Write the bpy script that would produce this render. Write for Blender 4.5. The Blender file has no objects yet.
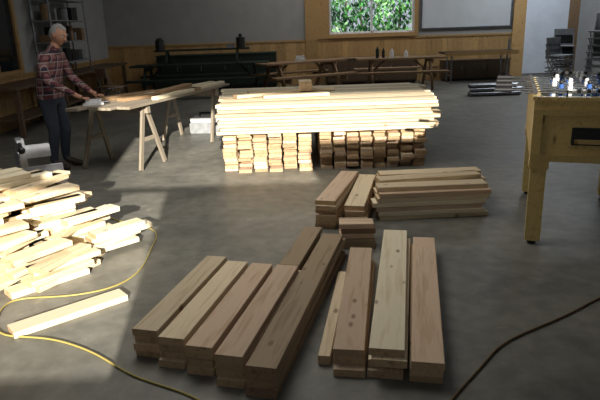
import bpy, math, random, bmesh
from mathutils import Matrix, Vector, noise
random.seed(7)
R=random.uniform
sc=bpy.context.scene
col=sc.collection
sc.view_settings.view_transform='Standard'

# ------------------------------------------------ camera
th=math.radians(17); roll=math.radians(2.0); f=576.; h=1.6
cd=bpy.data.cameras.new('camera'); cam=bpy.data.objects.new('camera',cd); col.objects.link(cam)
cd.lens=36*f/600; cd.clip_end=200
cam.matrix_world=Matrix.Translation((0,0,h))@Matrix.Rotation(math.pi/2-th,4,'X')@Matrix.Rotation(-roll,4,'Z')
sc.camera=cam

# ------------------------------------------------ materials
def newmat(name,color=(.5,.5,.5),rough=.7,metal=0.,spec=.5):
    m=bpy.data.materials.new(name); m.use_nodes=True
    b=m.node_tree.nodes['Principled BSDF']
    b.inputs['Base Color'].default_value=(*color,1); b.inputs['Roughness'].default_value=rough
    b.inputs['Metallic'].default_value=metal; b.inputs['Specular IOR Level'].default_value=spec
    return m
def nn(m,t,**k):
    n=m.node_tree.nodes.new(t)
    for a,v in k.items(): setattr(n,a,v)
    return n
def lk(m,a,b): m.node_tree.links.new(a,b)
def bs(m): return m.node_tree.nodes['Principled BSDF']
def ramp(m,fac,stops):
    r=nn(m,'ShaderNodeValToRGB'); e=r.color_ramp.elements
    e[0].position=stops[0][0]; e[0].color=(*stops[0][1],1)
    e[1].position=stops[-1][0]; e[1].color=(*stops[-1][1],1)
    for p,c in stops[1:-1]:
        x=e.new(p); x.color=(*c,1)
    lk(m,fac,r.inputs['Fac']); return r.outputs['Color']
def noisy(name,c1,c2,scale=8,rough=.7,metal=0,bump=0.,detail=6):
    m=newmat(name,c1,rough,metal)
    tc=nn(m,'ShaderNodeTexCoord'); n=nn(m,'ShaderNodeTexNoise'); n.inputs['Scale'].default_value=scale; n.inputs['Detail'].default_value=detail
    lk(m,tc.outputs['Object'],n.inputs['Vector'])
    lk(m,ramp(m,n.outputs['Fac'],[(.35,c1),(.65,c2)]),bs(m).inputs['Base Color'])
    if bump:
        b=nn(m,'ShaderNodeBump'); b.inputs['Strength'].default_value=bump; b.inputs['Distance'].default_value=.01
        lk(m,n.outputs['Fac'],b.inputs['Height']); lk(m,b.outputs['Normal'],bs(m).inputs['Normal'])
    return m
def woodmat(name,light,dark,knot=(.16,.07,.03),rough=.65,knots=True):
    m=newmat(name,light,rough,0,.3)
    at=nn(m,'ShaderNodeAttribute',attribute_name='bc')
    mp=nn(m,'ShaderNodeMapping'); mp.inputs['Scale'].default_value=(14,1.1,14)
    lk(m,at.outputs['Vector'],mp.inputs['Vector'])
    n=nn(m,'ShaderNodeTexNoise'); n.inputs['Scale'].default_value=2.2; n.inputs['Detail'].default_value=5; n.inputs['Distortion'].default_value=.6
    lk(m,mp.outputs['Vector'],n.inputs['Vector'])
    c=ramp(m,n.outputs['Fac'],[(.3,dark),(.5,light),(.62,[a*.86+b*.14 for a,b in zip(light,dark)]),(.8,light)])
    if knots:
        mp2=nn(m,'ShaderNodeMapping'); mp2.inputs['Scale'].default_value=(9,4.2,3)
        lk(m,at.outputs['Vector'],mp2.inputs['Vector'])
        v=nn(m,'ShaderNodeTexVoronoi'); v.inputs['Scale'].default_value=1.0
        lk(m,mp2.outputs['Vector'],v.inputs['Vector'])
        kr=nn(m,'ShaderNodeMapRange'); kr.inputs['From Min'].default_value=.07; kr.inputs['From Max'].default_value=.15
        kr.inputs['To Min'].default_value=.7; kr.inputs['To Max'].default_value=0
        lk(m,v.outputs['Distance'],kr.inputs['Value'])
        mx=nn(m,'ShaderNodeMix',data_type='RGBA'); lk(m,kr.outputs['Result'],mx.inputs['Factor']); lk(m,c,mx.inputs['A']); mx.inputs['B'].default_value=(*knot,1); c=mx.outputs['Result']
    t=nn(m,'ShaderNodeAttribute',attribute_name='tint')
    hs=nn(m,'ShaderNodeHueSaturation'); lk(m,c,hs.inputs['Color']); lk(m,t.outputs['Fac'],hs.inputs['Value'])
    lk(m,hs.outputs['Color'],bs(m).inputs['Base Color'])
    bp=nn(m,'ShaderNodeBump'); bp.inputs['Strength'].default_value=.15; bp.inputs['Distance'].default_value=.002
    lk(m,n.outputs['Fac'],bp.inputs['Height']); lk(m,bp.outputs['Normal'],bs(m).inputs['Normal'])
    return m
M_fir=woodmat('fresh_fir',(.74,.61,.42),(.58,.43,.27))
M_firpale=woodmat('pale_fir',(.82,.73,.54),(.68,.56,.37))
M_pink=woodmat('pink_fir',(.66,.49,.35),(.52,.35,.22))
M_end=woodmat('end_grain',(.52,.36,.21),(.35,.22,.12),knots=False)
M_enddark=woodmat('end_grain_dark',(.34,.22,.13),(.22,.13,.07),knots=False)
M_brown=woodmat('brown_wood',(.27,.175,.10),(.17,.10,.05))
M_deck=woodmat('weathered_deck',(.35,.26,.165),(.23,.16,.095))
M_pine=woodmat('varnished_pine',(.56,.36,.16),(.42,.24,.09),rough=.35)
M_green=woodmat('green_stain',(.022,.035,.026),(.01,.018,.013),knots=False)
M_darkw=woodmat('dark_bench_wood',(.12,.08,.05),(.06,.04,.025),knots=False)
M_greyw=woodmat('weathered_wood',(.27,.23,.18),(.17,.14,.10),knots=False)
M_foos=woodmat('foosball_pine',(.72,.54,.22),(.56,.40,.14),rough=.35)
M_black=newmat('black_plastic',(.012,.012,.014),.45)
M_steel=noisy('steel',(.35,.36,.38),(.22,.23,.25),20,.35,.9)
M_chrome=newmat('chrome',(.8,.8,.82),.15,1.)
M_white=noisy('white_plastic',(.75,.76,.78),(.62,.63,.66),12,.45)
M_grey=noisy('grey_plastic',(.25,.26,.28),(.18,.19,.2),12,.5)
M_blue=newmat('blue_plastic',(.03,.09,.3),.4)
M_yel=newmat('yellow_cord',(.38,.31,.09),.5)
M_dcord=newmat('brown_cord',(.14,.09,.04),.5)
M_field=newmat('playfield_blue',(.30,.42,.55),.4)

# ------------------------------------------------ geometry collector
class G:
    def __init__(s): s.v=[];s.f=[];s.m=[];s.bc=[];s.t=[];s.mats=[];s.sm=[]
    def mi(s,m):
        if m not in s.mats: s.mats.append(m)
        return s.mats.index(m)
    def add(s,vs,fs,mat,bc=None,tint=1.,smooth=False):
        o=len(s.v); s.v+= [tuple(p) for p in vs]
        s.bc+= [tuple(p) for p in (bc or vs)]; s.t+=[tint]*len(vs)
        for i,fc in enumerate(fs):
            s.f.append([o+k for k in fc]); s.m.append(s.mi(mat[i] if isinstance(mat,list) else mat)); s.sm.append(smooth)
    def bar(s,Mx,lx,ly,lz,mat,end=None,tint=None,c=.003):
        """long bar along local Y from 0..ly, centred in X, Z from 0..lz, chamfered long edges"""
        a=lx/2; c=min(c,lx*.3,lz*.3)
        cs=[(-a+c,0),(a-c,0),(a,c),(a,lz-c),(a-c,lz),(-a+c,lz),(-a,lz-c),(-a,c)]
        off=Vector((R(-50,50),R(-50,50),R(-50,50)))
        L=[Vector((x,0,z)) for x,z in cs]+[Vector((x,ly,z)) for x,z in cs]
        fs=[[i,(i+1)%8,8+(i+1)%8,8+i] for i in range(8)]+[list(range(7,-1,-1)),list(range(8,16))]
        ms=[mat]*8+[end or mat]*2
        s.add([Mx@p for p in L],fs,ms,[p+off for p in L],tint if tint is not None else R(.82,1.1))
    def board(s,x,y,z,yaw,L,W,T,mat,end=None,tilt=0,tint=None,rollx=0):
        Mx=Matrix.Translation((x,y,z))@Matrix.Rotation(-math.radians(yaw),4,'Z')@Matrix.Rotation(math.radians(tilt),4,'X')@Matrix.Rotation(math.radians(rollx),4,'Y')
        s.bar(Mx,W,L,T,mat,end,tint)
    def beam(s,p0,p1,w,t,mat,up=(0,0,1),tint=None,c=.003):
        p0=Vector(p0);p1=Vector(p1);d=(p1-p0);L=d.length;y=d/L;u=Vector(up)
        if abs(y.dot(u))>.99:u=Vector((1,0,0))
        x=y.cross(u).normalized();z=x.cross(y)
        Mx=Matrix(((x.x,y.x,z.x,0),(x.y,y.y,z.y,0),(x.z,y.z,z.z,0),(0,0,0,1)))
        s.bar(Matrix.Translation(p0-z*t/2)@Mx,w,L,t,mat,tint=tint,c=c)
    def box(s,x0,x1,y0,y1,z0,z1,mat,Mx=Matrix(),tint=1.,c=.004):
        s.bar(Mx@Matrix.Translation(((x0+x1)/2,y0,z0)),x1-x0,y1-y0,z1-z0,mat,tint=tint,c=c)
    def cyl(s,p0,p1,r,mat,r2=None,n=16,smooth=True,caps=True):
        p0=Vector(p0);p1=Vector(p1);d=(p1-p0).normalized();u=Vector((0,0,1)) if abs(d.z)<.9 else Vector((1,0,0))
        a=d.cross(u).normalized();b=d.cross(a);r2=r if r2 is None else r2
        vs=[p0+(a*math.cos(k*2*math.pi/n)+b*math.sin(k*2*math.pi/n))*r for k in range(n)]+[p1+(a*math.cos(k*2*math.pi/n)+b*math.sin(k*2*math.pi/n))*r2 for k in range(n)]
        s.add(vs,[[i,(i+1)%n,n+(i+1)%n,n+i] for i in range(n)],mat,smooth=smooth)
        if caps:
            s.add(vs[:n],[list(range(n))],mat); s.add(vs[n:],[list(range(n))],mat)
    def ball(s,c,r,mat,sx=1,sy=1,sz=1,Mx=Matrix(),n=12):
        vs=[];fs=[]
        for i in range(n+1):
            a=math.pi*i/n
            for j in range(n*2):
                b=math.pi*j/n
                vs.append(Mx@(Vector(c)+Vector((math.sin(a)*math.cos(b)*sx,math.sin(a)*math.sin(b)*sy,math.cos(a)*sz))*r))
        for i in range(n):
            for j in range(n*2):
                k=(j+1)%(n*2); fs.append([i*2*n+j,i*2*n+k,(i+1)*2*n+k,(i+1)*2*n+j])
        s.add(vs,fs,mat,smooth=True)
    def xf(s,Mx,i0=0):
        s.v[i0:]=[tuple(Mx@Vector(p)) for p in s.v[i0:]]
    def make(s,name,parent=None):
        me=bpy.data.meshes.new(name); me.from_pydata(s.v,[],s.f)
        for m in s.mats: me.materials.append(m)
        me.polygons.foreach_set('material_index',s.m); me.polygons.foreach_set('use_smooth',s.sm)
        a=me.attributes.new('bc','FLOAT_VECTOR','POINT'); a.data.foreach_set('vector',[q for p in s.bc for q in p])
        a=me.attributes.new('tint','FLOAT','POINT'); a.data.foreach_set('value',s.t)
        b=bmesh.new(); b.from_mesh(me)
        bmesh.ops.recalc_face_normals(b,faces=b.faces); b.to_mesh(me); b.free()
        o=bpy.data.objects.new(name,me); col.objects.link(o)
        if parent: o.parent=parent
        return o
def empty(name,loc=(0,0,0)):
    e=bpy.data.objects.new(name,None); col.objects.link(e); e.location=loc; return e

# ------------------------------------------------ room shell
XL,XR,YB,YF,H=-5.0,7.5,16.0,-1.0,4.6
mfl=newmat('concrete_floor',(.1,.1,.1),.5)
tc=nn(mfl,'ShaderNodeTexCoord')
n1=nn(mfl,'ShaderNodeTexNoise'); n1.inputs['Scale'].default_value=.8; n1.inputs['Detail'].default_value=8; n1.inputs['Roughness'].default_value=.65; n1.inputs['Distortion'].default_value=.5
n2=nn(mfl,'ShaderNodeTexNoise'); n2.inputs['Scale'].default_value=9; n2.inputs['Detail'].default_value=6
n3=nn(mfl,'ShaderNodeTexNoise'); n3.inputs['Scale'].default_value=2.6; n3.inputs['Detail'].default_value=9; n3.inputs['Roughness'].default_value=.7
for n in (n1,n2,n3): lk(mfl,tc.outputs['Object'],n.inputs['Vector'])
c1=ramp(mfl,n1.outputs['Fac'],[(.35,(.145,.145,.13)),(.55,(.205,.20,.175)),(.68,(.27,.26,.225))])
c2=ramp(mfl,n2.outputs['Fac'],[(.3,(.75,.75,.75)),(.7,(1.1,1.1,1.1))])
c3=ramp(mfl,n3.outputs['Fac'],[(.38,(.8,.8,.8)),(.52,(1,1,1)),(.62,(1.0,1.0,1.0)),(.7,(1.7,1.62,1.45))])
mm=nn(mfl,'ShaderNodeMix',data_type='RGBA',blend_type='MULTIPLY'); mm.inputs['Factor'].default_value=1
lk(mfl,c1,mm.inputs['A']); lk(mfl,c2,mm.inputs['B'])
mm2=nn(mfl,'ShaderNodeMix',data_type='RGBA',blend_type='MULTIPLY'); mm2.inputs['Factor'].default_value=1
lk(mfl,mm.outputs['Result'],mm2.inputs['A']); lk(mfl,c3,mm2.inputs['B']); lk(mfl,mm2.outputs['Result'],bs(mfl).inputs['Base Color'])
rr=nn(mfl,'ShaderNodeMapRange'); rr.inputs['To Min'].default_value=.35; rr.inputs['To Max'].default_value=.65
lk(mfl,n1.outputs['Fac'],rr.inputs['Value']); lk(mfl,rr.outputs['Result'],bs(mfl).inputs['Roughness'])
mwall=noisy('painted_drywall',(.32,.325,.32),(.35,.355,.35),3,.85)
mwall2=noisy('sunlit_drywall',(.72,.78,.86),(.65,.7,.78),3,.85)  # sunlight on the wall, put into the colour as bluish white
mceil=noisy('ceiling_paint',(.45,.45,.45),(.5,.5,.5),3,.9)
g=G(); g.box(XL-.2,XR+.2,YF-.2,YB+.2,-.15,0,mfl); g.make('floor')
g=G(); g.box(XL-.2,XR+.2,YF-.2,YB+.2,H,H+.15,mceil); g.make('ceiling')
wx0,wx1,wz0,wz1=.95,3.2,1.3,2.5
g=G(); g.box(XL-.2,wx0,YB,YB+.2,0,H,mwall); g.box(wx1,XR+.2,YB,YB+.2,0,H,mwall)
g.box(wx0,wx1,YB,YB+.2,0,wz0,mwall); g.box(wx0,wx1,YB,YB+.2,wz1,H,mwall); g.make('wall_back')
g=G(); g.box(XL-.2,XL,YF,YB,0,H,mwall); g.make('wall_left')
g=G(); g.box(XR,XR+.2,YF,YB,0,H,mwall); g.make('wall_right')
# unseen front wall added as sun blocker, openings shaped for the sun patches
g=G()
def wf(x0,x1,z0,z1): g.box(x0,x1,YF-.15,YF,z0,z1,mwall)
o1=(-2.8,-.50,1.08,2.15); o2=(-1.25,2.9,2.17,3.42)
wf(XL-.2,XR+.2,0,o1[2]); wf(XL-.2,XR+.2,o2[3],H)
wf(XL-.2,o1[0],o1[2],o1[3]); wf(o1[1],XR+.2,o1[2],o1[3])
wf(XL-.2,XR+.2,o1[3],o2[2]); wf(XL-.2,o2[0],o2[2],o2[3]); wf(o2[1],XR+.2,o2[2],o2[3])
wf(1.1,o2[1],o2[2],2.66)  # added piece, keeps sun off the big stack's lower right
g.make('sun_gobo_wall')
# wainscot back: individual vertical pine boards
g=G(); x=XL
while x<6.1:
    w=min(.14,6.15-x); g.box(x,x+w-.006,YB-.02,YB-.001,0.0,1.14,M_pine,tint=R(.75,1.05)); x+=.14
g.box(XL,6.15,YB-.04,YB-.001,1.14,1.19,M_pine,tint=.8); g.make('trim_1')
g=G(); y=8.
while y<YB-.05:
    g.box(XL+.001,XL+.02,y,y+.134,0,.86,M_pine,tint=R(.6,.85)); y+=.14
g.box(XL+.001,XL+.04,8,YB-.05,.86,.9,M_pine,tint=.7); g.make('trim_2')
# window
g=G()
g.box(.30,.93,YB-.06,YB-.021,1.19,H,M_pine,tint=.8); g.box(.3,.62,YB-.065,YB-.021,0,1.19,M_pine,tint=.7)
g.box(wx1,wx1+.1,YB-.06,YB-.021,wz0-.1,wz1+.1,M_pine,tint=.8)
g.box(wx0-.02,wx1,YB-.08,YB-.021,wz0-.1,wz0,M_pine,tint=.9); g.box(wx0-.02,wx1,YB-.06,YB-.021,wz1,wz1+.1,M_pine,tint=.9)
g.box(5.82,6.15,YB-.06,YB-.021,0,H,M_pine,tint=1.)
g.make('trim_3')
g=G()
for a,b in ((wx0,wx0+.05),(wx1-.05,wx1),(2.05,2.1)): g.box(a,b,YB+.04,YB+.1,wz0,wz1,M_white)
for a,b in ((wz0,wz0+.05),(wz1-.05,wz1)): g.box(wx0+.05,wx1-.05,YB+.04,YB+.1,a,b,M_white)
g.make('window_1')
mwb=noisy('whiteboard_surface',(.60,.63,.65),(.66,.69,.71),2,.3)
g=G(); g.box(3.4,5.75,YB-.03,YB-.001,1.38,2.6,mwb); g.box(3.36,5.79,YB-.05,YB-.001,1.34,1.38,M_steel); g.box(3.36,3.4,YB-.05,YB-.001,1.38,2.6,M_steel); g.box(5.75,5.79,YB-.05,YB-.001,1.38,2.6,M_steel)
g.make('whiteboard')
g=G(); g.box(6.15,7.5,YB-.02,YB-.001,.1,3.2,mwall2); g.make('wall_back_sunlit')  # lit stretch of back wall, its brightness painted in
# left wall window (dark glass)
mglass=newmat('dark_glass',(.01,.012,.015),.08)
g=G(); g.box(XL+.001,XL+.02,9.2,10.7,.98,2.5,mglass)
for a,b,c,d in ((9.1,9.2,.9,2.6),(10.7,10.8,.9,2.6),(9.2,10.7,.9,.98),(9.2,10.7,2.5,2.6)): g.box(XL+.001,XL+.06,a,b,c,d,M_pine,tint=.7)
g.box(XL+.001,XL+.04,9.93,9.97,.98,2.5,M_pine,tint=.6)
g.make('window_2')

# ------------------------------------------------ hedge outside
def leafmat():
    m=newmat('hedge_leaves',(.12,.4,.06),.6)
    t=nn(m,'ShaderNodeAttribute',attribute_name='tint')
    c=ramp(m,t.outputs['Fac'],[(.0,(.01,.06,.02)),(.5,(.06,.28,.05)),(1.,(.35,.65,.25))])
    lk(m,c,bs(m).inputs['Base Color'])
    return m
ml=leafmat(); g=G()
for i in range(11000):
    p=Vector((R(-.8,5.8),R(18.2,19.2),R(.3,3.6))); p.y+=.5*noise.noise(p*1.3)
    q=Matrix.Rotation(R(0,6.28),3,'Z')@Matrix.Rotation(R(.3,1.5),3,'X'); s=R(.04,.10)
    g.add([p+q@Vector(v)*s for v in ((0,-1,0),(.55,-.1,.1),(0,1,0),(-.55,-.1,.1))],[[0,1,2],[0,2,3]],ml,tint=max(0,min(1,.42+noise.noise(p*2)*1.3+R(-.2,.2))))
for i in range(12):
    xx=-.6+i*.55; g.cyl((xx,18.9,-.02),(xx+R(-.2,.2),18.9,3.2),.04,M_brown,.015,8)
g.make('hedge')
g=G(); mg=noisy('grass',(.05,.12,.03),(.09,.2,.05),5,.9); g.box(-6,12,YB+.25,24,-.2,-.02,mg); g.make('ground_outside')

# ------------------------------------------------ lumber piles
TH=.038
def column(g,x,y,yaw,L,W,n,mats,jit=.02,z0=0,th=TH,jy=3,jx=.006,end=None):
    for k in range(n):
        top=(k==n-1)
        g.board(x+(0 if top else R(-jx,jx)),y+(0 if top else R(-jit,jit)),z0+k*(th+.0015),yaw+(0 if top else R(-jy,jy)*.3),L*(1 if top else R(.97,1.02)),W,th,random.choice(mats),end or M_end)
g=G()
for i in range(4):
    column(g,-.805+i*.150,2.585-.088*i,14.5,(.97,.96,1.0,1.05)[i],.138,4,[M_fir,M_fir,M_fir,M_pink])
g.make('lumber_stack')
g=G()
column(g,-.20,2.22,14.5,1.70,.145,4,[M_deck],end=M_enddark)
g.board(-.09,3.36,0,14.5,.70,.12,.1,M_brown); g.board(-.085,3.38,.102,14.5,.72,.13,TH,M_deck)
g.make('lumber_stack')
g=G()
column(g,.205,2.40,9,1.30,.15,3,[M_pink,M_fir],.05); column(g,.375,2.33,11,1.6,.165,4,[M_firpale,M_fir,M_fir],.03); column(g,.553,2.27,11.5,1.6,.15,3,[M_pink,M_fir],.03)
g.board(.09,2.46,0,10,1.0,.06,.05,M_fir,M_end)
g.make('lumber_stack')
g=G()
for k in range(5):
    g.board(.29+R(-.01,.01),4.02+R(-.005,.005),k*.0395,93+R(-3,3),.25,.12,TH,random.choice([M_brown,M_deck,M_pink]),M_enddark)
    if k<4: g.board(.30+R(-.01,.01),4.17+R(-.005,.005),k*.0395,91+R(-2,2),.22,.11,TH,random.choice([M_brown,M_deck]),M_enddark)
g.make('lumber_offcut_stack')
g=G(); column(g,.20,4.42,17,.98,.165,6,[M_fir,M_pink,M_firpale],.03); column(g,.43,4.38,13,1.0,.16,5,[M_fir,M_pink],.03); g.make('lumber_stack')
g=G()
for k in range(6):
    for j in range(4):
        g.board(.63+R(-.03,.03)+j*.03,4.63+j*.172+R(-.006,.006),k*.0395,90-2+R(-.8,.8),R(.88,.95),.155,TH,random.choice([M_fir,M_firpale,M_fir,M_pink]),M_end)
for j,(yy,dy) in enumerate(((4.68,2),(4.9,-4),(5.1,1))):
    g.board(.65+.04*j,yy,.237,90-3+dy,.92,.15,TH,M_fir,M_end)
g.make('lumber_stack')
# big stack : lower end-on groups, upper crosswise layers
g=G()
for (xa,xb) in ((-.86,.16),(.24,1.46)):
    n=int((xb-xa)/.15); w=(xb-xa)/n
    for i in range(n):
        z=0
        while z<.40:
            g.board(xa+w*(i+.5)+R(-.008,.008),6.43+R(-.09,.09),z,R(-.6,.6),1.75,w-.024,.036,random.choice([M_fir,M_pink,M_firpale,M_pink]),random.choice([M_end,M_pink,M_end,M_end]),tint=R(.6,1.05)); z+=.0395
g.make('lumber_stack')
g=G()
for x in (-.6,1.1): g.board(x,6.5,.397,0,1.6,.09,.04,M_fir,M_end)
for k in range(8):
    z=.438+k*.0395
    for j in range(13):
        if k<7 and 1<j<11: continue
        sh=.012*j; L=2.42+ (.025*j)
        yy=6.46+j*.15
        if j==0: yy+=R(-.03,.0)
        g.board(-.88-sh+R(-.035,.035),yy,z,90+(R(-.3,.3) if j else 0),L+R(-.05,.06),.143,.034,random.choice([M_firpale,M_fir,M_firpale,M_fir]),M_end,tint=R(.55,.98))
for j in range(1,8):
    g.board(-.7,6.76+j*.14,.45,90,2.3,.13,.25,M_fir,M_end)
for (x,y,a,L) in ((-.75,7.1,60,.9),(-.62,7.5,75,.7),(-.4,7.0,82,.8),(.0,7.7,95,.5)):
    g.board(x,y,.755,a,L,.13,TH,M_fir,M_end,tint=.8)
for k in range(3): g.board(.12,7.3+R(-.02,.02),.795+k*.039,0+R(-3,3),.26,.16,TH,M_firpale,M_end)
g.make('lumber_stack')
# left jumbled pile
g=G()
for row in range(9):
    cx=-2.93+row*.145
    hh=[.62,.62,.62,.60,.58,.52,.43,.30,.16][row]
    for seg in range(2):
        z=0
        while z<hh-(.04 if seg==0 else 0):
            g.board(cx+seg*.2+R(-.06,.06),3.30+seg*.48+.02*row+R(-.12,.12),z,30+R(-20,20),R(.38,.54),R(.11,.15),.038,random.choice([M_firpale,M_fir,M_firpale]),M_end,tint=R(.85,1.12)); z+=.0395
g.make('lumber_scrap_pile')
g=G(); g.board(-1.63,2.86,.0,50,.66,.13,.038,M_firpale,M_end); g.make('wood_plank')

# ------------------------------------------------ sawhorses + work table
def sawhorse(cx,cy,name='sawhorse'):
    g=G(); ax=Vector((.94,-.34,0)); ay=Vector((.34,.94,0)); c=Vector((cx,cy,0))
    g.beam(c-ax*.42+Vector((0,0,.70)),c+ax*.42+Vector((0,0,.70)),.06,.1,M_greyw)
    for s in (-1,1):
        for t in (-1,1):
            g.beam(c+ax*.36*s+ay*.03*t+Vector((0,0,.72)),c+ax*.40*s+ay*.26*t+Vector((0,0,.012)),.06,.03,M_greyw,up=tuple(ax))
        g.beam(c+ax*.38*s-ay*.15+Vector((0,0,.35)),c+ax*.38*s+ay*.15+Vector((0,0,.35)),.02,.05,M_greyw)
    g.make(name)
sawhorse(-2.14,6.97); sawhorse(-1.52,8.55)
g=G()
for i,(dx,dl,l) in enumerate(((-.27,-.1,2.5),(-.09,.05,2.7),(.09,.0,2.6),(.27,.1,2.5))):
    g.board(-2.22+dx*.94+dl*.34,6.45-dx*.34+dl*.94,.752,20,l,.172,.03,M_greyw,tint=1.1)
g.board(-2.1,6.95,.783,35,1.3,.14,TH,M_brown,tint=1.3); g.board(-2.40,6.98,.783,38,.9,.14,.05,M_brown,tint=1.2)
g.board(-1.95,7.25,.783,24,1.7,.09,TH,M_firpale); g.board(-1.7,7.0,.783,18,1.9,.09,TH,M_firpale)
g.board(-1.72,7.3,.822,14,.9,.12,TH,M_brown,tint=1.3)
g.make('plank_worktop')
g=G(); Mx=Matrix.Translation((-2.33,6.73,.783))@Matrix.Rotation(.2,4,'Z')
g.box(-.13,.10,-.06,.06,0,.03,M_white,Mx,c=.01); g.box(-.10,.07,-.045,.045,.03,.062,M_white,Mx,c=.012); g.cyl(Mx@Vector((.10,0,.03)),Mx@Vector((.15,0,.03)),.018,M_black)
g.make('palm_sander')
g=G(); Mx=Matrix.Translation((-1.42,9.15,0))@Matrix.Rotation(-.1,4,'Z')
g.box(-.26,.26,-.15,.15,0,.17,M_grey,Mx,c=.02); g.box(-.25,.25,-.14,.14,.172,.24,M_white,Mx,c=.02); g.cyl(Mx@Vector((-.12,0,.30)),Mx@Vector((.12,0,.30)),.015,M_black)
for s in (-.12,.12): g.cyl(Mx@Vector((s,0,.235)),Mx@Vector((s,0,.3)),.012,M_black)
g.make('toolbox')

# ------------------------------------------------ miter saw on low stand
g=G(); SB=Matrix.Translation((-2.46,5.02,0))@Matrix.Rotation(.5,4,'Z'); Mx=SB
for a in (-.3,.26):
    for b in (-.2,.16): g.box(a,a+.05,b,b+.05,0,.24,M_darkw,Mx)
g.box(-.36,.36,-.25,.25,.24,.27,M_brown,Mx)
g.make('low_stand')
g=G(); Mx=SB@Matrix.Translation((0,0,.27))@Matrix.Scale(1.35,4)@Matrix.Translation((0,0,-.33)); P=lambda *a:Mx@Vector(a)
g.box(-.25,.25,-.1,.14,.33,.38,M_white,Mx,c=.01); g.cyl(P(0,0,.33),P(0,0,.395),.16,M_steel,n=32)
g.box(-.25,-.03,.02,.04,.38,.46,M_white,Mx); g.box(.03,.25,.02,.04,.38,.46,M_white,Mx)
g.beam(P(0,.18,.36),P(0,.16,.56),.07,.06,M_grey); g.beam(P(0,.17,.55),P(0,-.05,.66),.05,.05,M_grey)
g.cyl(P(-.012,-.02,.56),P(.03,-.02,.56),.14,M_white,n=32); g.cyl(P(-.016,-.02,.52),P(-.013,-.02,.52),.13,M_chrome,n=32)
g.cyl(P(.03,-.01,.57),P(.18,-.01,.57),.06,M_white); g.cyl(P(0,-.1,.64),P(0,-.22,.62),.018,M_black); g.ball((0,0,0),.03,M_black,Mx=Matrix.Translation(P(0,-.22,.62)))
g.make('miter_saw')

# ------------------------------------------------ foosball table
g=G(); FW,FL=.76,1.42; zb,zt=.63,1.05
def FB(x0,x1,y0,y1,z0,z1,m,t=1.,c=.004): g.box(x0,x1,y0,y1,z0,z1,m,tint=t,c=c)
for x in (0.0,FW-.115):
    for y in (.0,FL-.115):
        FB(x+.01,x+.115,y+.01,y+.115,.03,zb+.02,M_foos,.95); FB(x-.002,x+.127,y-.002,y+.127,zb-.06,zb+.0,M_foos,1.0)
        g.cyl((x+.06,y+.06,0),(x+.06,y+.06,.03),.03,M_black)
FB(0,.03,0,FL,zb,zt,M_foos); FB(FW-.03,FW,0,FL,zb,zt,M_foos); FB(.03,FW-.03,0,.03,zb,zt,M_foos); FB(.03,FW-.03,FL-.03,FL,zb,zt,M_foos)
FB(.03,FW-.03,.03,FL-.03,zb+.02,zb+.32,M_field)
for (a,b,c,d) in ((.03,FW-.03,FL/2-.01,FL/2+.01),(.2,.22,.03,.3),(.54,.56,.03,.3),(.2,.56,.29,.31),(.2,.22,FL-.3,FL-.03),(.54,.56,FL-.3,FL-.03),(.2,.56,FL-.31,FL-.29)):
    FB(a,b,c,d,zb+.32,zb+.322,M_white,c=.0005)
FB(-.012,.045,-.012,FL+.012,zt,zt+.022,M_foos,1.15); FB(FW-.045,FW+.012,-.012,FL+.012,zt,zt+.022,M_foos,1.15)
FB(.045,FW-.045,-.012,.045,zt,zt+.022,M_foos,1.15); FB(.045,FW-.045,FL-.045,FL+.012,zt,zt+.022,M_foos,1.15)
FB(.0,FW,-.018,.0,zt-.10,zt-.06,M_foos,.8); FB(.0,FW,-.018,.0,zb,zb+.05,M_foos,.8); FB(.25,.51,-.012,.0,zb+.12,zb+.24,M_black); FB(.27,.49,-.02,-.012,zb+.13,zb+.16,M_foos,.7)
FB(0,.06,-.02,0,zb+.05,zt-.1,M_foos,.9); FB(FW-.06,FW,-.02,0,zb+.05,zt-.1,M_foos,.9)
for i in range(8):
    y=.15+i*.16; z=zt+.035
    for sx in (-.01,FW-.02): FB(sx,sx+.03,y-.02,y+.02,zt+.022,zt+.055,M_black,c=.006)
    g.cyl((-.17 if i%2 else -.06,y,z),(FW+(.06 if i%2 else .17),y,z),.009,M_chrome,n=10)
    if i%2: g.cyl((-.27,y,z),(-.15,y,z),.018,M_black)
    else: g.cyl((FW+.15,y,z),(FW+.27,y,z),.018,M_black)
    npl=[1,2,3,5,5,3,2,1][i]; mt=M_white if i%2 else M_blue
    for k in range(npl):
        x=.1+(FW-.2)*(k+.5)/npl
        g.cyl((x,y,z-.085),(x,y,z+.025),.013,mt,.02,10); g.ball((x,y,z+.038),.016,M_black if i%2==0 else mt,n=6); g.box(x-.014,x+.014,y-.018,y+.018,z-.10,z-.08,mt)
for y in (.02,FL-.03):
    g.cyl((.2,y,zt+.06),(.56,y,zt+.06),.004,M_chrome,n=8)
    for s in (.2,.56): g.cyl((s,y,zt+.02),(s,y,zt+.065),.006,M_black,n=8)
    for k in range(8): g.cyl((.23+k*.03,y,zt+.06),(.25+k*.03,y,zt+.06),.013,M_black if k%2 else M_white,n=10)
g.xf(Matrix.Translation((1.62,3.93,0))@Matrix.Rotation(math.radians(-20),4,'Z'))
g.make('foosball_table')

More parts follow.
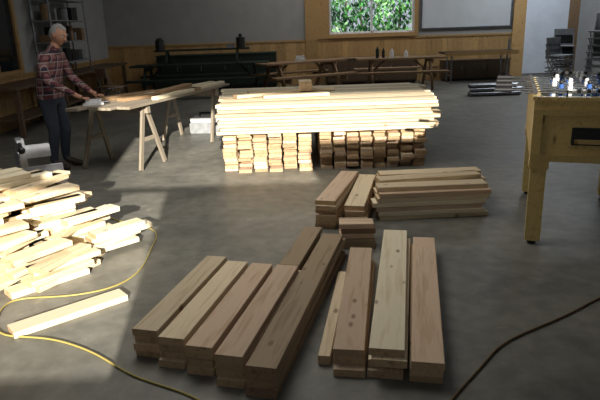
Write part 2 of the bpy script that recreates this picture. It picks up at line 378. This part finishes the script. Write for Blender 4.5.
# ------------------------------------------------ picnic tables / benches at the back
def picnic(name,cx,cy,L,mat,tint=1.,z=.74,yaw=0,legm=None):
    g=G(); legm=legm or mat
    for i in range(5): g.box(-L/2,L/2,-.36+i*.145,-.36+i*.145+.135,z-.04,z,mat,tint=tint*R(.85,1.1))
    for s in (-1,1):
        for i in range(2):
            y=s*.68-.14+i*.145; g.box(-L/2,L/2,y,y+.135,.41,.45,mat,tint=tint*R(.85,1.1))
        x=s*(L/2-.35)
        for t in (-1,1): g.beam((x,t*.22,z-.04),(x,t*.60,.01),.038,.14,legm,up=(0,-t,.5),tint=tint)
        g.beam((x+.04,-.8,.35),(x+.04,.8,.35),.038,.12,legm,tint=tint); g.beam((x+.04,-.34,z-.09),(x+.04,.34,z-.09),.038,.09,legm,tint=tint)
        g.beam((x,0,.38),(x-s*.35,0,z-.06),.09,.038,legm,tint=tint)
    g.xf(Matrix.Translation((cx,cy,0))@Matrix.Rotation(yaw,4,'Z')); g.make(name)
picnic('picnic_table',.15,14.3,2.2,M_brown,1.1,.74,.5)
picnic('picnic_table',2.55,14.45,2.1,M_brown,.9,.74,-.02)
picnic('picnic_table',-2.3,14.4,3.3,M_green,1.,.76)
def cabinet(x0,x1,y0,y1,z1,mat,n,name='storage_cabinet'):
    g=G(); g.box(x0,x1,y0+.02,y1,.06,z1-.03,mat); g.box(x0-.02,x1+.02,y0-.01,y1,z1-.03,z1,mat,tint=1.3); g.box(x0+.03,x1-.03,y0+.06,y1,0,.06,M_black)
    w=(x1-x0)/n
    for i in range(n):
        g.box(x0+i*w+.01,x0+(i+1)*w-.01,y0,y0+.02,.10,z1-.06,mat,tint=.9); g.cyl((x0+(i+.85)*w,y0-.015,z1*.55),(x0+(i+.85)*w,y0-.015,z1*.68),.008,M_steel,n=8)
    g.make(name)
cabinet(-3.6,-.5,15.4,15.95,.92,M_green,5)
cabinet(.8,3.2,15.45,15.9,.70,M_darkw,4)
cabinet(3.9,5.7,15.6,15.9,.55,M_darkw,3)
g=G()
for i in range(2): g.box(-3.4,-1.1,14.35+i*.15,14.48+i*.15,1.06,1.1,M_green)
for x in (-3.1,-1.4):
    g.beam((x,14.25,.80),(x,14.42,1.04),.04,.1,M_green); g.beam((x,14.65,.80),(x,14.55,1.04),.04,.1,M_green)
    g.box(x-.02,x+.02,14.2,14.7,.762,.80,M_green)
g.make('wooden_bench')
g=G(); g.cyl((-3.25,14.42,1.1),(-3.25,14.42,1.32),.11,M_black,.11); g.cyl((-3.25,14.42,1.32),(-3.25,14.42,1.38),.11,M_black,.05); g.make('water_jug')
g=G(); g.cyl((-1.3,14.42,1.1),(-1.3,14.42,1.34),.11,M_black); g.cyl((-1.3,14.42,1.34),(-1.3,14.42,1.42),.04,M_green); g.box(-1.64,-1.45,14.35,14.5,1.1,1.2,M_grey); g.make('coffee_urn')
g=G(); g.box(3.75,5.6,14.8,15.45,.74,.79,M_black); g.box(3.75,5.6,14.78,14.8,.70,.80,M_pine,tint=.6)
for x in (3.95,5.35):
    for y in (14.9,15.35): g.cyl((x,y,0),(x,y,.74),.02,M_steel)
    g.cyl((x,14.9,.2),(x,15.35,.2),.012,M_steel)
g.make('folding_table')
g=G()
for (x,r,hh,m) in ((2.0,.04,.22,M_green),(2.15,.035,.18,M_black),(2.7,.05,.12,M_white),(2.35,.05,.16,M_white)):
    g.cyl((x,14.4,.742),(x,14.4,.742+hh),r,m); g.cyl((x,14.4,.742+hh),(x,14.4,.742+hh+.05),r*.5,m,r*.3)
g.make('bottle_group')
g=G(); g.box(.0,.25,14.2,14.4,.742,.80,M_white); g.box(.02,.23,14.22,14.38,.80,.86,M_white); g.make('carton')
g=G(); g.cyl((5.45,15.1,.79),(5.45,15.1,1.05),.035,M_steel,.03); g.cyl((5.45,15.1,1.05),(5.45,15.1,1.12),.015,M_steel); g.make('bottle')
g=G(); g.box(XL+.05,XL+.7,9.0,15.2,.76,.80,M_darkw)
for y in (9.1,11,13,15.0):
    for x in (XL+.1,XL+.6): g.box(x,x+.07,y,y+.07,0,.76,M_darkw)
g.box(XL+.1,XL+.65,9.2,15,.25,.28,M_darkw)
g.make('workbench')
g=G()
for y in (11.4,13.3):
    for x in (XL+.08,XL+.42): g.cyl((x,y,.80),(x,y,2.3),.018,M_steel)
for z in (1.0,1.4,1.8,2.2): g.box(XL+.06,XL+.45,11.36,13.34,z,z+.025,M_grey)
for z in (1.025,1.425,1.825):
    y=11.5
    while y<13.1:
        w=R(.1,.25); hh=R(.12,.3); m=random.choice([M_black,M_grey,M_grey,M_darkw,M_brown,M_black,M_black])
        if R(0,1)<.5: g.box(XL+.12,XL+.38,y,y+w,z,z+hh,m)
        else: g.cyl((XL+.26,y+w/2,z),(XL+.26,y+w/2,z+hh),w*.42,m)
        y+=w+R(.02,.1)
g.make('storage_shelf')
g=G()
for k in range(3):
    for i in range(5-k): g.cyl((3.75+R(-.1,.1),12.3+i*.09+k*.045,.045+k*.08),(4.75+R(-.1,.1),12.3+i*.09+k*.045,.045+k*.08),.04,M_steel,n=10)
g.make('pipe_stack')
def chair(g,Mx,mat):
    P=lambda *a:Mx@Vector(a)
    for s in (-.21,.21):
        g.cyl(P(s,-.22,0),P(s,.14,.46),.012,M_steel,n=8); g.cyl(P(s,.24,0),P(s,-.1,.46),.012,M_steel,n=8); g.cyl(P(s,-.1,.46),P(s,.24,.46),.012,M_steel,n=8)
        g.cyl(P(s,.14,.46),P(s,.26,.85),.012,M_steel,n=8)
    g.box(-.22,.22,-.2,.2,.46,.485,mat,Mx,c=.01)
    g.beam(P(-.22,.23,.76),P(.22,.23,.76),.02,.2,mat,up=(0,0,1)); g.cyl(P(-.21,.24,.12),P(.21,.24,.12),.01,M_steel,n=8)
g=G()
for k in range(4): chair(g,Matrix.Translation((6.35,14.0,0+k*.14))@Matrix.Rotation(-.35,4,'Z'),M_grey if k%2 else M_black)
g.make('stacked_chair')
g=G()
for k in range(6): chair(g,Matrix.Translation((6.8,13.2,0+k*.15))@Matrix.Rotation(-.8,4,'Z'),M_grey)
g.make('stacked_chair')
g=G()
for k in range(3): chair(g,Matrix.Translation((5.95,13.2,0+k*.13))@Matrix.Rotation(.5,4,'Z'),M_grey)
g.make('stacked_chair')
g=G()
chair(g,Matrix.Translation((-3.85,12.3,0))@Matrix.Rotation(2.4,4,'Z'),M_brown); g.make('folding_chair')
g=G(); g.box(6.75,6.93,14.6,14.78,0,H,M_brown); g.make('post')

# ------------------------------------------------ cords
def cord(name,pts,mat,r=.006):
    c=bpy.data.curves.new(name,'CURVE'); c.dimensions='3D'; c.bevel_depth=r; c.bevel_resolution=3
    s=c.splines.new('NURBS'); s.points.add(len(pts)-1); s.use_endpoint_u=True; s.order_u=4
    for p,q in zip(s.points,pts): p.co=(q[0],q[1],r+.001,1)
    c.materials.append(mat); o=bpy.data.objects.new(name,c); col.objects.link(o)
cord('extension_cord',[(-1.8,5.0),(-1.6,4.75),(-1.35,4.65),(-1.15,4.45),(-1.15,4.1),(-1.1,3.7),(-1.2,3.4),(-1.5,3.3),(-1.75,3.32),(-1.86,3.25),(-1.80,3.02),(-1.70,2.84),(-1.5,2.82),(-1.33,2.78),(-1.06,2.62),(-.86,2.42),(-.66,2.32),(-.44,2.2),(-.3,2.0)],M_yel,.0055)
cord('extension_cord',[(.5,1.95),(.63,2.16),(.83,2.37),(.96,2.55),(1.13,2.67),(1.41,2.82),(1.6,2.95),(1.74,3.05),(2.2,3.3)],M_dcord,.006)

# ------------------------------------------------ man
def plaid():
    m=newmat('plaid_shirt',(.2,.05,.05),.9)
    tc=nn(m,'ShaderNodeTexCoord'); sp=nn(m,'ShaderNodeSeparateXYZ'); lk(m,tc.outputs['Object'],sp.inputs[0])
    def band(out,fr,th_):
        a=nn(m,'ShaderNodeMath',operation='MULTIPLY'); a.inputs[1].default_value=fr; lk(m,out,a.inputs[0])
        b=nn(m,'ShaderNodeMath',operation='FRACT'); lk(m,a.outputs[0],b.inputs[0])
        c=nn(m,'ShaderNodeMath',operation='LESS_THAN'); c.inputs[1].default_value=th_; lk(m,b.outputs[0],c.inputs[0]); return c.outputs[0]
    s=nn(m,'ShaderNodeMath',operation='ADD'); lk(m,sp.outputs['X'],s.inputs[0]); lk(m,sp.outputs['Y'],s.inputs[1])
    ad=nn(m,'ShaderNodeMath',operation='ADD'); lk(m,band(s.outputs[0],11,.45),ad.inputs[0]); lk(m,band(sp.outputs['Z'],11,.45),ad.inputs[1])
    hf=nn(m,'ShaderNodeMath',operation='MULTIPLY'); hf.inputs[1].default_value=.5; lk(m,ad.outputs[0],hf.inputs[0])
    c=ramp(m,hf.outputs[0],[(0,(.20,.10,.10)),(.5,(.11,.03,.04)),(1,(.02,.02,.04))])
    ln=nn(m,'ShaderNodeMath',operation='MAXIMUM'); 
    lk(m,band(s.outputs[0],11,.1),ln.inputs[0]); lk(m,band(sp.outputs['Z'],11,.1),ln.inputs[1])
    mx=nn(m,'ShaderNodeMix',data_type='RGBA'); lk(m,ln.outputs[0],mx.inputs['Factor']); lk(m,c,mx.inputs['A']); mx.inputs['B'].default_value=(.3,.26,.26,1)
    lk(m,mx.outputs['Result'],bs(m).inputs['Base Color']); return m
M_shirt=plaid(); M_jeans=noisy('dark_denim',(.02,.026,.045),(.03,.04,.06),60,.9,bump=.2); M_skin=noisy('skin',(.42,.21,.14),(.48,.25,.17),15,.55)
M_hair=noisy('grey_hair',(.34,.34,.34),(.2,.2,.2),60,.8,bump=.5); M_shoe=newmat('shoe_leather',(.03,.02,.015),.5)
M_eye=newmat('eye_white',(.6,.6,.58),.2)
man=empty('man')
V=[];E=[];Rd=[];Lb=[];roots=[]
def jv(p,r): V.append(p); Rd.append(r if isinstance(r,tuple) else (r,r)); return len(V)-1
def je(a,b,l): E.append((a,b)); Lb.append(l)
pel=jv((0,-.02,.93),(.155,.125)); roots.append(pel)
spn=jv((0,.0,1.08),(.15,.13)); ch=jv((0,.05,1.25),(.165,.125)); nb=jv((0,.10,1.365),(.115,.09)); nk=jv((0,.135,1.44),.058); hd=jv((0,.17,1.52),.052)
je(pel,spn,1);je(spn,ch,1);je(ch,nb,1);je(nb,nk,2);je(nk,hd,2)
for s in (1,-1):
    sh=jv((s*.17,.07,1.325),.074); ua=jv((s*.215,.09,1.2),.064); el=jv((s*.24,.13,1.08),.054); fw=jv((s*.205,.27,.99),.046); wr=jv((s*.17,.40,.925),.034); hb=jv((s*.165,.43,.90),.027); pm=jv((s*.155,.49,.878),.03)
    je(ch,sh,1);je(sh,ua,1);je(ua,el,1);je(el,fw,1);je(fw,wr,1);je(wr,hb,2);je(hb,pm,2)
    hp=jv((s*.10,-.01,.82),.10); kn=jv((s*.115,.04,.47),.07); cf=jv((s*.118,.0,.3),.062); an=jv((s*.12,-.02,.10),.05); bl=jv((s*.13,.10,.05),.045); to=jv((s*.14,.19,.04),.034)
    je(pel,hp,0);je(hp,kn,0);je(kn,cf,0);je(cf,an,0);je(an,bl,3);je(bl,to,3)
    for k,(o,l) in enumerate(((-.027,.075),(-.009,.085),(.009,.08),(.026,.062))):
        a=jv((s*.155+o,.505,.876),.010); b=jv((s*.155+o*1.25,.505+l*.5,.872),.009); c=jv((s*.155+o*1.3,.505+l*.85,.856),.008); je(a,b,2);je(b,c,2); roots.append(a)
    a=jv((s*.155-s*.02,.47,.875),.012); b=jv((s*.155-s*.05,.50,.868),.011); c=jv((s*.155-s*.058,.53,.858),.009); je(a,b,2);je(b,c,2); roots.append(a)
me=bpy.data.meshes.new('tmp'); me.from_pydata(V,E,[]); tmp=bpy.data.objects.new('tmp',me); col.objects.link(tmp)
tmp.modifiers.new('s','SKIN').use_smooth_shade=True
if not me.skin_vertices: me.skin_vertices.new()
for i,sv in enumerate(me.skin_vertices[0].data): sv.radius=Rd[i]; sv.use_root=(i in roots)
ms=tmp.modifiers.new('u','SUBSURF'); ms.levels=3; ms.render_levels=3
bpy.context.view_layer.update()
dg=bpy.context.evaluated_depsgraph_get()
bm_=bpy.data.meshes.new_from_object(tmp.evaluated_get(dg)); bpy.data.objects.remove(tmp)
bm_.materials.clear()
for m in (M_jeans,M_shirt,M_skin,M_shoe): bm_.materials.append(m)
VV=[Vector(v) for v in V]
for p in bm_.polygons:
    best=9;lab=1
    for (a,b),l in zip(E,Lb):
        A=VV[a];B=VV[b];d=B-A;t=max(0,min(1,(p.center-A).dot(d)/d.length_squared)); q=A+d*t
        dist=(p.center-q).length-(Rd[a][0]*(1-t)+Rd[b][0]*t)
        if dist<best: best=dist;lab=l
    c=p.center
    if lab in (0,1) and abs(c.y)<.22 and c.z<1.0: lab=1 if c.z>.86 else 0
    p.material_index=lab; p.use_smooth=True
# shirt hangs slightly proud of the trousers, small fabric folds
for v in bm_.vertices:
    c=v.co
    if .86<c.z<1.35 and c.y<.2:
        k=1+.03*noise.noise(c*11)+(.035 if c.z<.93 else 0)
        v.co=Vector((c.x*k,(c.y)*k,c.z))
body=bpy.data.objects.new('body',bm_); col.objects.link(body); body.parent=man
HM=Matrix.Translation((0,.20,1.575))@Matrix.Rotation(math.radians(-22),4,'X')
ga=lambda x,s:math.exp(-(x/s)**2)
def headp(d):
    x,y,z=d.x*.076,d.y*.096,d.z*.117
    if z<0: x*=1-.28*(-z/.117)**1.4
    if y>0:
        if z<0: y*=1-.06*(-z/.117)
        y+=.026*ga(x,.013)*(ga(z+.028,.016) if z<-.028 else ga(z+.028,.03)) 
        y-=.010*ga(abs(x)-.032,.016)*ga(z-.008,.012)
        y+=.006*ga(abs(x)-.03,.022)*ga(z-.03,.009)
        y-=.006*ga(x,.025)*ga(z+.062,.004)
        y+=.005*ga(x,.02)*(ga(z+.055,.005)+ga(z+.07,.005))
        y+=.012*ga(x,.022)*ga(z+.095,.014)
    return Vector((x,y,z))
def shell(name,scale,test,mat,disp):
    b=bmesh.new(); bmesh.ops.create_icosphere(b,subdivisions=5,radius=1); dl=[]
    for v in b.verts:
        d=v.co.normalized()
        if not test(d): dl.append(v)
        v.co=HM@(headp(d)*(scale+disp*noise.noise(d*9)))
    bmesh.ops.delete(b,geom=dl,context='VERTS')
    m=bpy.data.meshes.new(name); b.to_mesh(m); b.free(); m.materials.append(mat)
    for p in m.polygons:p.use_smooth=True
    o=bpy.data.objects.new(name,m); col.objects.link(o); o.parent=man
shell('head',1,lambda d:True,M_skin,0)
shell('hair',1.075,lambda d:(d.z>.60+.12*abs(d.x)) or (d.y<.12 and d.z>.12) or (d.y<-.1-.25*(d.z<0) and d.z>-.5),M_hair,.05)
g=G()
for s in (-1,1):
    g.ball((s*.032,.079,.008),.012,M_eye,Mx=HM,n=8); g.ball((s*.032,.088,.007),.0055,M_black,Mx=HM,n=6)
    g.ball((s*.076,-.005,-.005),.03,M_skin,.3,.6,1,HM,n=8)
    g.beam(HM@Vector((s*.015,.1,.032)),HM@Vector((s*.05,.088,.034)),.008,.006,M_hair)
g.make('face_details',man)
g=G(); 
n=20; vs=[]
for k in range(n):
    a=2*math.pi*k/n; vs.append(Vector((.085*math.cos(a),.105+.08*math.sin(a),1.385-.01*math.sin(a)))) 
for k in range(n):
    a=2*math.pi*k/n; vs.append(Vector((.068*math.cos(a),.13+.066*math.sin(a),1.44-.03*math.sin(a))))
g.add(vs,[[k,(k+1)%n,n+(k+1)%n,n+k] for k in range(n)],M_shirt,smooth=True); g.make('collar',man)
man.matrix_world=Matrix.Translation((-2.90,6.93,-.003))@Matrix.Rotation(math.radians(-102),4,'Z')

# ------------------------------------------------ lighting
sd=Vector((-.12,.95,-.30)).normalized()
sl=bpy.data.lights.new('sun','SUN'); sl.energy=12; sl.angle=math.radians(.6); sl.color=(1,.93,.80)
so=bpy.data.objects.new('sun',sl); col.objects.link(so); so.rotation_euler=sd.to_track_quat('-Z','Y').to_euler(); so.location=(4,-8,6)
def area(name,loc,size,sy,e,rot=(0,0,0),c=(1,1,1)):
    l=bpy.data.lights.new(name,'AREA'); l.shape='RECTANGLE'; l.size=size; l.size_y=sy; l.energy=e; l.color=c
    o=bpy.data.objects.new(name,l); col.objects.link(o); o.location=loc; o.rotation_euler=rot
area('overhead_fill',(-1.0,4.9,3.5),2.2,2.6,72,c=(1,.97,.90))  # added fill without a fixture, brightens the left and middle
area('back_fill',(6.4,14,4.4),1.5,2,110,c=(.85,.92,1))  # added fill, brightens the lit stretch of back wall
area('back_fill',(1.0,13.6,4.4),4,1.5,70,c=(1,.96,.9))  # added fill for the back wall and wainscot
area('hedge_fill',(2.5,17.2,4.4),5,1.2,420,rot=(math.radians(35),0,0))  # added fill above the hedge to brighten its leaves
w=bpy.data.worlds.new('world'); sc.world=w; w.use_nodes=True
bg=w.node_tree.nodes['Background']; bg.inputs['Color'].default_value=(.8,.88,1,1); bg.inputs['Strength'].default_value=.6
